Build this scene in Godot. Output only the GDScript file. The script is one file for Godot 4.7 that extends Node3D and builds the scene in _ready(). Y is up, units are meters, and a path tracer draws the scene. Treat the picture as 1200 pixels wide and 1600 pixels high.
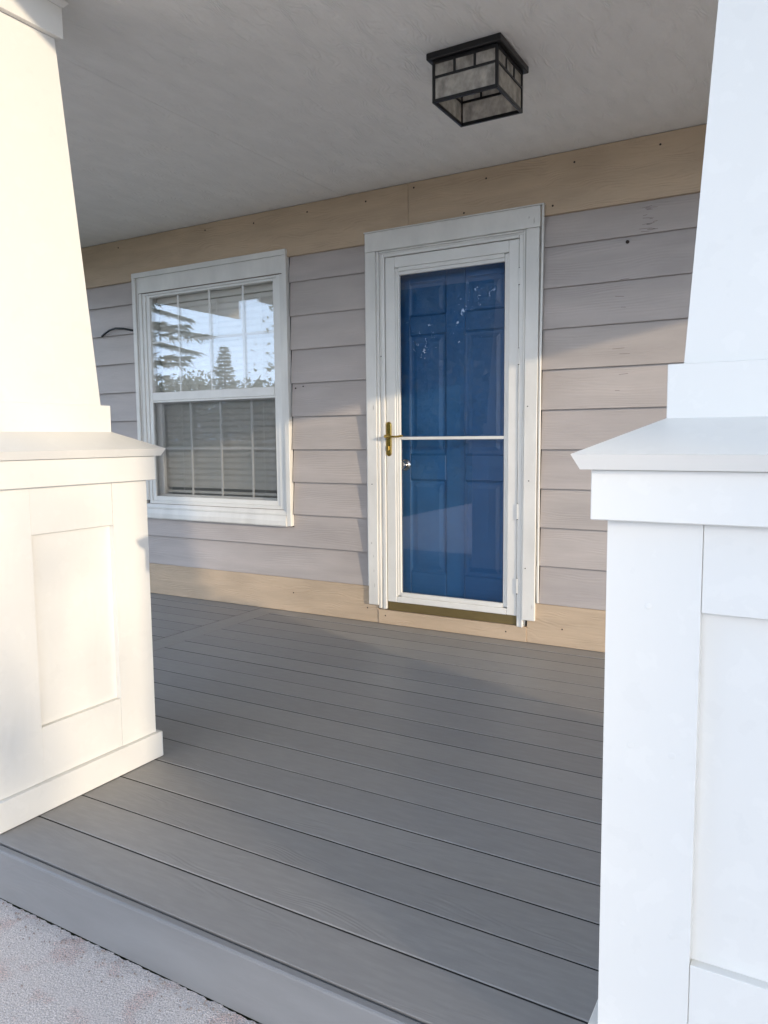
extends Node3D

# ---------------------------------------------------------------- measured layout (metres; wall plane z = 0, deck top y = 0)
const CEIL := 2.584
const ZC := 2.3855                      # pillar line
const PILLARS := [-3.16, -0.856, 1.4797, 3.70]
const SUN := Vector3(1.0, 0.187, 0.352)
const WEST := -4.12                     # porch ends
const EAST := 4.45

var rng := RandomNumberGenerator.new()
var M := {}
var taken := {}

# ---------------------------------------------------------------- shape helpers
func mb() -> SurfaceTool:
	var st := SurfaceTool.new()
	st.begin(Mesh.PRIMITIVE_TRIANGLES)
	return st

func tri(st: SurfaceTool, a: Vector3, b: Vector3, c: Vector3, out: Vector3) -> void:
	var n := (b - a).cross(c - a)
	if n.length_squared() < 1e-18:
		return
	n = n.normalized()
	if n.dot(out) < 0.0:
		n = -n
		var t := b
		b = c
		c = t
	st.set_normal(n)
	st.add_vertex(a)
	st.set_normal(n)
	st.add_vertex(c)
	st.set_normal(n)
	st.add_vertex(b)

func quad(st: SurfaceTool, a: Vector3, b: Vector3, c: Vector3, d: Vector3, out: Vector3) -> void:
	tri(st, a, b, c, out)
	tri(st, a, c, d, out)

# box with chamfered edges
func box(st: SurfaceTool, lo: Vector3, hi: Vector3, e: float = 0.0) -> void:
	var c := (lo + hi) * 0.5
	var h := (hi - lo) * 0.5
	e = minf(e, minf(h.x, minf(h.y, h.z)) * 0.9)
	for ax in 3:
		for s in [-1.0, 1.0]:
			var u := (ax + 1) % 3
			var v := (ax + 2) % 3
			var n := Vector3.ZERO
			n[ax] = s
			var p := []
			for q in [[-1, -1], [1, -1], [1, 1], [-1, 1]]:
				var w := Vector3.ZERO
				w[ax] = s * h[ax]
				w[u] = q[0] * (h[u] - e)
				w[v] = q[1] * (h[v] - e)
				p.append(c + w)
			quad(st, p[0], p[1], p[2], p[3], n)
	if e <= 0.0:
		return
	for ax in 3:
		var u := (ax + 1) % 3
		var v := (ax + 2) % 3
		for su in [-1.0, 1.0]:
			for sv in [-1.0, 1.0]:
				var n := Vector3.ZERO
				n[u] = su
				n[v] = sv
				var p := []
				for q in [[-1.0, 0], [1.0, 0], [1.0, 1], [-1.0, 1]]:
					var w := Vector3.ZERO
					w[ax] = q[0] * (h[ax] - e)
					w[u] = su * (h[u] - (e if q[1] == 1 else 0.0))
					w[v] = sv * (h[v] - (e if q[1] == 0 else 0.0))
					p.append(c + w)
				quad(st, p[0], p[1], p[2], p[3], n)
	for sx in [-1.0, 1.0]:
		for sy in [-1.0, 1.0]:
			for sz in [-1.0, 1.0]:
				var s := Vector3(sx, sy, sz)
				tri(st, c + s * (h - Vector3(0, e, e)), c + s * (h - Vector3(e, 0, e)), c + s * (h - Vector3(e, e, 0)), s)

# square frustum about (cx, cz)
func frustum(st: SurfaceTool, cx: float, cz: float, y0: float, h0: float, y1: float, h1: float, lid := true) -> void:
	var k := [[-1, -1], [1, -1], [1, 1], [-1, 1]]
	for i in 4:
		var a: Array = k[i]
		var b: Array = k[(i + 1) % 4]
		var out := Vector3(a[0] + b[0], 0, a[1] + b[1])
		quad(st, Vector3(cx + a[0] * h0, y0, cz + a[1] * h0), Vector3(cx + b[0] * h0, y0, cz + b[1] * h0),
			Vector3(cx + b[0] * h1, y1, cz + b[1] * h1), Vector3(cx + a[0] * h1, y1, cz + a[1] * h1), out)
	if lid:
		quad(st, Vector3(cx - h1, y1, cz - h1), Vector3(cx + h1, y1, cz - h1), Vector3(cx + h1, y1, cz + h1), Vector3(cx - h1, y1, cz + h1), Vector3.UP)
		quad(st, Vector3(cx - h0, y0, cz - h0), Vector3(cx + h0, y0, cz - h0), Vector3(cx + h0, y0, cz + h0), Vector3(cx - h0, y0, cz + h0), Vector3.DOWN)

# prism: polygon in the y-z plane (convex) drawn along x
func prism_x(st: SurfaceTool, poly: Array, x0: float, x1: float) -> void:
	var mid := Vector2.ZERO
	for p in poly:
		mid += p
	mid /= poly.size()
	for i in poly.size():
		var a: Vector2 = poly[i]
		var b: Vector2 = poly[(i + 1) % poly.size()]
		var o := (a + b) * 0.5 - mid
		var d := b - a
		var n := Vector2(d.y, -d.x)
		if n.dot(o) < 0:
			n = -n
		quad(st, Vector3(x0, a.x, a.y), Vector3(x1, a.x, a.y), Vector3(x1, b.x, b.y), Vector3(x0, b.x, b.y), Vector3(0, n.x, n.y))
	for i in range(1, poly.size() - 1):
		for x in [x0, x1]:
			tri(st, Vector3(x, poly[0].x, poly[0].y), Vector3(x, poly[i].x, poly[i].y), Vector3(x, poly[i + 1].x, poly[i + 1].y), Vector3(1 if x == x1 else -1, 0, 0))

# smooth tube through points with a radius at each
func tube(st: SurfaceTool, pts: Array, rad: Array, seg := 10) -> void:
	var rings := []
	var up := Vector3(0.31, 0.9, 0.27).normalized()
	for i in pts.size():
		var d: Vector3 = (pts[mini(i + 1, pts.size() - 1)] - pts[maxi(i - 1, 0)]).normalized()
		var u := up.cross(d).normalized()
		var v := d.cross(u)
		var ring := []
		for k in seg:
			var a := TAU * k / seg
			ring.append([pts[i] + (u * cos(a) + v * sin(a)) * rad[i], u * cos(a) + v * sin(a)])
		rings.append(ring)
	for i in pts.size() - 1:
		for k in seg:
			var a: Array = rings[i][k]
			var b: Array = rings[i][(k + 1) % seg]
			var c: Array = rings[i + 1][(k + 1) % seg]
			var d: Array = rings[i + 1][k]
			for t in [[a, b, c], [a, c, d]]:
				var n: Vector3 = (t[1][0] - t[0][0]).cross(t[2][0] - t[0][0])
				var order := [0, 2, 1] if n.dot(t[0][1]) > 0 else [0, 1, 2]
				for q in order:
					st.set_normal(t[q][1])
					st.add_vertex(t[q][0])
	for e in [0, pts.size() - 1]:
		var out: Vector3 = (pts[e] - pts[1 if e == 0 else pts.size() - 2])
		for k in range(1, seg - 1):
			tri(st, rings[e][0][0], rings[e][k][0], rings[e][k + 1][0], out)

# lathe about the z axis through (x, y): profile of [z, radius]
func lathe_z(st: SurfaceTool, x: float, y: float, prof: Array, seg := 24) -> void:
	for i in prof.size() - 1:
		var p: Array = prof[i]
		var q: Array = prof[i + 1]
		var sl := Vector2(q[0] - p[0], q[1] - p[1])
		for k in seg:
			var a0 := TAU * k / seg
			var a1 := TAU * (k + 1) / seg
			var vs := []
			for w in [[p, a0], [p, a1], [q, a1], [q, a0]]:
				var r: float = w[0][1]
				vs.append(Vector3(x + cos(w[1]) * r, y + sin(w[1]) * r, w[0][0]))
			var am := (a0 + a1) * 0.5
			var n := Vector3(cos(am) * sl.x, sin(am) * sl.x, -sl.y) * signf(prof[-1][0] - prof[0][0])
			quad(st, vs[0], vs[1], vs[2], vs[3], n)

# ---------------------------------------------------------------- node helpers
func numbered(called: String) -> String:
	taken[called] = taken.get(called, -1) + 1
	return called if taken[called] == 0 else "%s_%03d" % [called, taken[called]]

func tag(o: Node, label: String, category: String, group := "", kind := "") -> void:
	o.set_meta("label", label)
	o.set_meta("category", category)
	if group:
		o.set_meta("group", group)
	if kind:
		o.set_meta("kind", kind)

func thing(called: String, label: String, category: String, at: Vector3, group := "") -> Node3D:
	var o := Node3D.new()
	o.name = numbered(called)
	add_child(o)
	o.position = at
	tag(o, label, category, group)
	return o

func put(st: SurfaceTool, called: String, m: Material, parent: Node = self) -> MeshInstance3D:
	var o := MeshInstance3D.new()
	o.name = called if parent != self else numbered(called)
	o.mesh = st.commit()
	o.material_override = m
	parent.add_child(o, true)
	return o

# geometry in world coordinates put as a part of a thing standing elsewhere
func part(st: SurfaceTool, called: String, m: Material, parent: Node3D) -> MeshInstance3D:
	var o := put(st, called, m, parent)
	var p := parent
	var off := Vector3.ZERO
	while p != self:
		off += p.position
		p = p.get_parent()
	o.position = -off
	return o

func bx(called: String, m: Material, parent: Node3D, x0: float, y0: float, z0: float, x1: float, y1: float, z1: float, e := 0.0015) -> MeshInstance3D:
	var st := mb()
	box(st, Vector3(minf(x0, x1), minf(y0, y1), minf(z0, z1)), Vector3(maxf(x0, x1), maxf(y0, y1), maxf(z0, z1)), e)
	return part(st, called, m, parent)

func sub(called: String, parent: Node3D, label := "") -> Node3D:
	var o := Node3D.new()
	o.name = called
	parent.add_child(o, true)
	if label:
		o.set_meta("label", label)
	return o

# ---------------------------------------------------------------- textures and materials
func noise(seed_: int, freq: float, octaves := 4, kind := FastNoiseLite.TYPE_SIMPLEX_SMOOTH) -> FastNoiseLite:
	var n := FastNoiseLite.new()
	n.seed = seed_
	n.frequency = freq
	n.noise_type = kind
	n.fractal_type = FastNoiseLite.FRACTAL_FBM
	n.fractal_octaves = octaves
	return n

func tone(seed_: int, freq: float, contrast: float, bright: float, size := 512, octaves := 5) -> ImageTexture:
	var im := noise(seed_, freq, octaves).get_seamless_image(size, size)
	im.convert(Image.FORMAT_RGB8)
	im.adjust_bcs(1.0, contrast, 1.0)
	im.adjust_bcs(bright * 2.0, 1.0, 1.0)
	im.generate_mipmaps()
	return ImageTexture.create_from_image(im)

# pressed wood grain: rings along u that bend round knots, with fine streaks; seamless
func grain(seed_: int, rings: int, bend: float, along_u := true, size := 512) -> ImageTexture:
	var w := noise(seed_, 0.006, 3).get_seamless_image(size, size)
	var f := noise(seed_ + 7, 0.05, 3).get_seamless_image(size, size)
	var a := noise(seed_ + 13, 0.01, 2).get_seamless_image(size, size)
	var im := Image.create(size, size, false, Image.FORMAT_L8)
	for j in size:
		for i in size:
			var v := float(j) / size
			var wv := w.get_pixel(i, j).r
			var fv := f.get_pixel((i / 6) % size, j).r
			var s := sin(TAU * (rings * v + bend * wv))
			s = signf(s) * pow(absf(s), 0.6)
			var amt := clampf((a.get_pixel(i, j).r - 0.3) * 2.2, 0.0, 1.0)
			var h := 0.5 + 0.34 * s * amt + (fv - 0.5) * 0.5
			h = clampf(h, 0.0, 1.0)
			if along_u:
				im.set_pixel(i, j, Color(h, h, h))
			else:
				im.set_pixel(j, i, Color(h, h, h))
	return ImageTexture.create_from_image(im)

# washed concrete: grey cement with pinkish gravel showing through in worn patches, and speckle
func concrete_tone() -> ImageTexture:
	var size := 1024
	var a := noise(201, 0.0035, 5).get_seamless_image(size, size)
	var b := noise(203, 0.11, 4).get_seamless_image(size, size)
	var c := noise(207, 0.035, 3).get_seamless_image(size, size)
	var im := Image.create(size, size, false, Image.FORMAT_RGB8)
	for j in size:
		for i in size:
			var wear := clampf((a.get_pixel(i, j).r - 0.56) * 5.0, 0.0, 1.0)
			var g := b.get_pixel(i, j).r
			var k := c.get_pixel(i, j).r
			var base := Color(0.775, 0.74, 0.715).lerp(Color(0.70, 0.585, 0.55), wear * clampf((g - 0.4) * 3.0, 0.0, 1.0))
			var f := 1.0 + (g - 0.5) * (0.5 + 0.5 * wear) + (k - 0.5) * 0.12
			im.set_pixel(i, j, Color(clampf(base.r * f, 0, 1), clampf(base.g * f, 0, 1), clampf(base.b * f, 0, 1)))
	im.generate_mipmaps()
	return ImageTexture.create_from_image(im)

func mat(called: String, lin: Color, rough: float, o := {}) -> StandardMaterial3D:
	var m := StandardMaterial3D.new()
	m.resource_name = called
	var c := lin.linear_to_srgb()
	c.a = lin.a
	m.albedo_color = c
	m.roughness = rough
	m.metallic = o.get("metal", 0.0)
	m.metallic_specular = o.get("spec", 0.5)
	if o.has("tex") or o.has("relief"):
		m.uv1_triplanar = true
		m.uv1_world_triplanar = o.get("world", true)
		m.uv1_scale = o.get("scale", Vector3.ONE)
		m.uv1_offset = o.get("offset", Vector3.ZERO)
		m.uv1_triplanar_sharpness = 8.0
	if o.has("tex"):
		m.albedo_texture = o.tex
	if o.has("rtex"):
		m.roughness_texture = o.rtex
	if o.has("relief"):
		m.heightmap_enabled = true
		m.heightmap_texture = o.relief
		m.heightmap_scale = o.get("depth", 0.1)
	if o.has("clear"):
		m.transparency = BaseMaterial3D.TRANSPARENCY_ALPHA
	if o.has("back"):
		m.backlight_enabled = true
		m.backlight = o.back
	return m

func materials() -> void:
	var soft := tone(3, 0.012, 0.02, 0.98)
	var fine := tone(5, 0.06, 0.06, 0.96)
	var patch := tone(9, 0.006, 0.045, 0.955)
	var scuff := tone(301, 0.02, 0.035, 0.96, 1024, 6)
	var g_board := grain(21, 26, 4.0)
	var g_deck := grain(33, 20, 7.0)
	var g_deck2 := grain(57, 16, 9.0)
	var g_ceil := grain(41, 44, 5.0, false, 1024)
	var g_side := grain(77, 40, 3.0)
	M.pillar = mat("white pillar paint", Color(0.77, 0.745, 0.69), 0.42, {"tex": tone(4, 0.02, 0.008, 0.99), "scale": Vector3(0.9, 0.9, 0.9), "relief": grain(15, 40, 2.0, false), "depth": 0.022})
	M.trim = mat("white trim paint", Color(0.79, 0.76, 0.70), 0.4, {"tex": patch, "scale": Vector3(1.3, 0.5, 1.3), "relief": fine, "depth": 0.02})
	M.vinyl = mat("white vinyl", Color(0.79, 0.765, 0.71), 0.33, {"tex": soft, "scale": Vector3(0.7, 0.7, 0.7)})
	M.jamb = mat("white jamb paint", Color(0.77, 0.745, 0.69), 0.45, {"tex": patch, "scale": Vector3(2, 0.6, 2)})
	for i in 4:
		M["siding%d" % i] = mat("mauve grey siding", [Color(0.475, 0.415, 0.378), Color(0.463, 0.406, 0.372), Color(0.483, 0.422, 0.382), Color(0.470, 0.411, 0.370)][i], 0.5,
			{"tex": patch, "scale": Vector3(0.35, 1.6, 1), "offset": Vector3(0.31 * i, 0.17 * i, 0), "relief": g_side, "depth": 0.07})
		M["deck%d" % i] = mat("grey composite board", [Color(0.308, 0.294, 0.278), Color(0.292, 0.279, 0.265), Color(0.318, 0.303, 0.285), Color(0.298, 0.285, 0.270)][i], 0.47,
			{"tex": scuff, "scale": Vector3(0.4, 1.0, 1.9), "offset": Vector3(0.37 * i, 0, 0.23 * i), "relief": g_deck if i % 2 == 0 else g_deck2, "depth": 0.035, "spec": 0.45})
	for i in 3:
		M["tan%d" % i] = mat("tan board", Color(0.56, 0.42, 0.285), 0.6, {"tex": patch, "scale": Vector3(0.6, 2.2, 1), "offset": Vector3(0.43 * i, 0.11 * i, 0), "relief": g_board, "depth": 0.15})
	M.ceiling = mat("pale grey ceiling board", Color(0.86, 0.835, 0.79), 0.5, {"tex": soft, "scale": Vector3(1.1, 1, 0.5), "relief": g_ceil, "depth": 0.26})
	M.rim = mat("grey rim board", Color(0.235, 0.232, 0.23), 0.5, {"tex": patch, "scale": Vector3(0.5, 2, 2), "relief": g_deck, "depth": 0.03})
	M.under = mat("dark framing", Color(0.02, 0.02, 0.02), 0.9)
	M.gap_shade = mat("dark gap shade", Color(0.018, 0.017, 0.016), 0.95)  # near-black for the shade painted into the deck joints
	M.sealant = mat("grimy sealant", Color(0.22, 0.17, 0.13), 0.8)
	M.grit = mat("loose grit", Color(0.24, 0.20, 0.18), 0.9)
	M.black = mat("black enamel", Color(0.006, 0.006, 0.007), 0.35)
	M.rubber = mat("black cable", Color(0.008, 0.008, 0.008), 0.45)
	M.lampglass = mat("dusty seeded glass", Color(0.88, 0.835, 0.76, 0.68), 0.5, {"clear": true, "tex": tone(61, 0.008, 0.22, 0.8), "scale": Vector3(5, 3, 5), "back": Color(0.8, 0.76, 0.68)})
	M.pane = mat("clear glass", Color(1, 1, 1, 0.0), 0.0, {"clear": true})
	M.screen = mat("insect screen", Color(0.14, 0.14, 0.135, 0.2), 0.9, {"clear": true})
	M.blue = mat("blue door paint", Color(0.013, 0.098, 0.255), 0.38, {"tex": patch, "scale": Vector3(0.9, 0.6, 1)})
	M.brass = mat("worn brass", Color(0.50, 0.34, 0.09), 0.22, {"metal": 1.0})
	M.sweep = mat("olive bronze sweep", Color(0.20, 0.145, 0.055), 0.42, {"metal": 0.35, "tex": patch, "scale": Vector3(1.5, 3, 3)})
	M.nickel = mat("satin nickel", Color(0.60, 0.58, 0.54), 0.18, {"metal": 1.0})
	M.nail = mat("rusty nail", Color(0.035, 0.022, 0.016), 0.8)
	M.crack = mat("bare weathered crack", Color(0.13, 0.105, 0.095), 0.9)
	M.chip = mat("bare chipped paint", Color(0.55, 0.52, 0.47), 0.8)
	M.blind = mat("ivory blind slat", Color(0.70, 0.665, 0.59), 0.45)
	M.room = mat("room wall", Color(0.35, 0.33, 0.3), 0.8)
	M.roof = mat("grey shingle", Color(0.1, 0.095, 0.09), 0.9, {"tex": patch, "scale": Vector3(3, 3, 3)})
	M.concrete = mat("washed concrete", Color(1, 1, 1), 0.85, {"tex": concrete_tone(), "scale": Vector3(1.9, 1.9, 1.9), "relief": tone(93, 0.07, 1.0, 0.5, 1024, 6), "depth": 0.2})
	M.grass = mat("lawn", Color(0.07, 0.095, 0.03), 0.9, {"tex": tone(95, 0.02, 0.25, 0.8), "scale": Vector3(0.3, 0.3, 0.3)})
	M.bark = mat("bark", Color(0.07, 0.05, 0.038), 0.9, {"tex": fine, "scale": Vector3(2, 0.6, 2)})
	for k in [["needle", Color(0.05, 0.075, 0.035)], ["pine", Color(0.12, 0.12, 0.07)], ["leaf", Color(0.06, 0.10, 0.03)], ["far", Color(0.06, 0.085, 0.045)]]:
		M[k[0]] = mat(k[0] + " foliage", k[1], 0.6, {"back": Color(0.25, 0.3, 0.1)})

# thin broken cloud added to warm the sky light, clear where the window mirrors
func added_clouds() -> ImageTexture:
	var w := 1024
	var h := 512
	var n := noise(311, 1.0, 5)
	var im := Image.create(w, h, false, Image.FORMAT_RGBA8)
	for j in h:
		var el := PI * (0.5 - (j + 0.5) / h)
		for i in w:
			var a := 0.0
			if el > 0.0:
				var az := TAU * (i + 0.5) / w + PI
				# a flat cloud layer seen from below
				var k := 1.0 / (sin(el) + 0.12)
				var p := Vector2(cos(az), sin(az)) * cos(el) * k
				a = smoothstep(0.02, 0.42, n.get_noise_2d(p.x * 0.35 + 0.0, p.y * 0.35 + 11.5)) * smoothstep(0.0, 0.05, el)
			im.set_pixel(i, j, Color(1, 1, 1, a))
	return ImageTexture.create_from_image(im)

# ---------------------------------------------------------------- camera, sky, sun, exposure
func light_and_lens() -> void:
	var cam := Camera3D.new()
	cam.name = "camera"
	cam.position = Vector3(1.48681, 1.13782, 3.95711)
	cam.rotation = Vector3(deg_to_rad(-5.568), deg_to_rad(30.096), deg_to_rad(-0.510))
	cam.fov = 68.0325
	cam.near = 0.05
	cam.far = 600.0
	add_child(cam)
	cam.current = true
	var sky_m := ProceduralSkyMaterial.new()
	sky_m.sky_top_color = Color(0.115, 0.185, 0.33).linear_to_srgb()
	sky_m.sky_horizon_color = Color(0.59, 0.765, 1.0).linear_to_srgb()
	sky_m.sky_cover = added_clouds()
	sky_m.sky_cover_modulate = Color(0.78, 0.66, 0.49)
	sky_m.sky_curve = 0.4
	sky_m.sky_energy_multiplier = 1.0
	sky_m.ground_bottom_color = Color(0.25, 0.27, 0.25)
	sky_m.ground_horizon_color = Color(0.45, 0.5, 0.5)
	sky_m.sun_angle_max = 20.0
	var sky := Sky.new()
	sky.sky_material = sky_m
	var env := Environment.new()
	env.background_mode = Environment.BG_SKY
	env.sky = sky
	env.background_energy_multiplier = 3.4
	env.tonemap_mode = Environment.TONE_MAPPER_LINEAR
	env.tonemap_exposure = 1.54
	env.sdfgi_enabled = true
	env.ssao_enabled = true
	env.ssil_enabled = true
	var we := WorldEnvironment.new()
	we.name = "world_environment"
	we.environment = env
	add_child(we)
	var sun := DirectionalLight3D.new()
	sun.name = "sun"
	sun.light_color = Color(1.0, 0.925, 0.81)
	sun.light_energy = 0.68
	sun.light_angular_distance = 0.6
	sun.shadow_enabled = true
	add_child(sun)
	sun.look_at_from_position(SUN * 10.0, Vector3.ZERO, Vector3.UP)

# ---------------------------------------------------------------- house wall with siding, door and window
func siding(h: Node3D, i: int, y0: float, y1: float, spans: Array) -> Node3D:
	var st := mb()
	for s in spans:
		# [x0, x1] or [x0, x1, low, high] for a notched piece
		var a: float = y0 if s.size() < 4 else s[2]
		var b: float = y1 + 0.016 if s.size() < 4 else s[3]
		var zf := func(y: float) -> float: return -0.018 * (y - y0) / (y1 - y0)
		var za: float = zf.call(a)
		var zb: float = zf.call(b)
		prism_x(st, [Vector2(a, za - 0.0110), Vector2(a, za - 0.001), Vector2(a + 0.0015, za), Vector2(b, zb), Vector2(b, zb - 0.0085)], s[0], s[1])
	return part(st, "siding_board", M["siding%d" % (i % 4)], h)

func dot(h: Node3D, called: String, m: Material, x: float, y: float, z: float, r: float) -> void:
	var st := mb()
	lathe_z(st, 0, 0, [[-0.004, r], [0.0002, r], [0.0006, r * 0.6], [0.0007, 0.0001]], 10)
	var o := part(st, called, m, h)
	o.position += Vector3(x, y, z)

func house() -> void:
	var h := thing("house", "house front in mauve grey lap siding with tan frieze and skirt boards", "house", Vector3(0, 0, -0.2))
	# sheathing with an opening for the door and one for the window
	var st := mb()
	for b in [[-7.0, -2.79, -0.3, 5.2], [-2.79, -1.58, -0.3, 0.62], [-2.79, -1.58, 2.18, 5.2], [-1.58, -0.835, -0.3, 5.2], [-0.835, 0.085, -0.3, 0.02], [-0.835, 0.085, 2.235, 5.2], [0.085, 7.0, -0.3, 5.2]]:
		box(st, Vector3(b[0], b[2], -0.20), Vector3(b[1], b[3], -0.024))
	part(st, "wall", M.under, h)
	# lap siding
	var lines := [0.2285]
	for k in 10:
		lines.append(2.122 - 0.2105 * (8 - k))
	lines = [0.2285, 0.438, 0.6485, 0.859, 1.0695, 1.28, 1.4905, 1.701, 1.9115, 2.122, 2.281]
	var n := 0
	for k in 10:
		var y0: float = lines[k]
		var y1: float = lines[k + 1]
		if k == 0:
			siding(h, n, y0, y1, [[-6.6, -0.914]])
		elif k == 1:
			siding(h, n, y0, y1, [[-6.6, -2.884], [-2.884, -1.492, y0, 0.5625], [-1.492, -0.914]])
		else:
			siding(h, n, y0, y1, [[-6.6, -2.886]])
			siding(h, n + 3, y0, y1, [[-1.488, -0.916]])
		siding(h, n + 1, y0, y1, [[0.168, 6.6]])
		n += 1
	# frieze above, skirt below
	bx("frieze_board", M.tan0, h, -6.6, 2.281, -0.022, -0.6285, CEIL - 0.003, 0.004, 0.002)
	bx("frieze_board", M.tan1, h, -0.6265, 2.281, -0.022, 6.6, CEIL - 0.003, 0.0045, 0.002)
	bx("skirt_board", M.tan2, h, -6.6, 0.003, -0.022, -0.851, 0.2270, 0.001, 0.002)
	bx("skirt_board", M.tan1, h, -0.849, 0.003, -0.022, 0.1000, 0.0895, 0.0055, 0.002)
	bx("skirt_board", M.tan0, h, 0.1015, 0.003, -0.022, 6.6, 0.2270, 0.002, 0.002)
	for p in [[-3.019, 2.532], [-2.174, 2.537], [-1.756, 2.523], [-1.333, 2.529], [-0.91, 2.525], [-0.59, 2.55], [-0.15, 2.525], [-0.28, 2.364], [0.33, 2.522], [0.746, 2.528], [0.22, 2.325]]:
		dot(h, "nail", M.nail, p[0], p[1], 0.0045, 0.0055)
	for p in [[-0.93, 0.09], [-0.80, 0.055], [-0.02, 0.05], [0.30, 0.10], [-1.5, 0.13]]:
		dot(h, "nail", M.nail, p[0], p[1], 0.006 if p[0] > -0.85 and p[0] < 0.1 else 0.002, 0.0045)
	for p in [[0.598, 2.097, 0.009], [0.577, 1.744, 0.006], [-1.46, 1.46, 0.005], [-1.40, 1.47, 0.004], [0.24, 2.18, 0.004]]:
		dot(h, "nail", M.nail, p[0], p[1], -0.0105, p[2])
	# weather cracks in the boards by the pillar
	rng.seed = 11
	for c in [[0.698, 2.21, 0.0, 7], [0.708, 2.165, 0.0, 9], [0.585, 1.885, 0.03, 2], [0.582, 1.80, 0.02, 2], [0.575, 1.58, 0.02, 2], [0.58, 1.40, 0.02, 2]]:
		for k in int(c[3]):
			var y: float = c[1] + (rng.randf() - 0.5) * 0.10
			var x: float = c[0] + (rng.randf() - 0.5) * 0.05
			var w := rng.randf_range(0.006, 0.034)
			var s2 := mb()
			var row := 0
			for q in 10:
				if y >= lines[q]:
					row = q
			var z: float = -0.018 * (y - lines[row]) / (lines[row + 1] - lines[row])
			box(s2, Vector3(-w, -0.0008, -0.003), Vector3(w, 0.0008, 0.0003))
			var o := part(s2, "crack", M.crack, h)
			o.position += Vector3(x, y, z)
			o.rotation.z = rng.randf_range(-0.12, 0.12)
	entrance(h)
	window(h)

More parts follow.
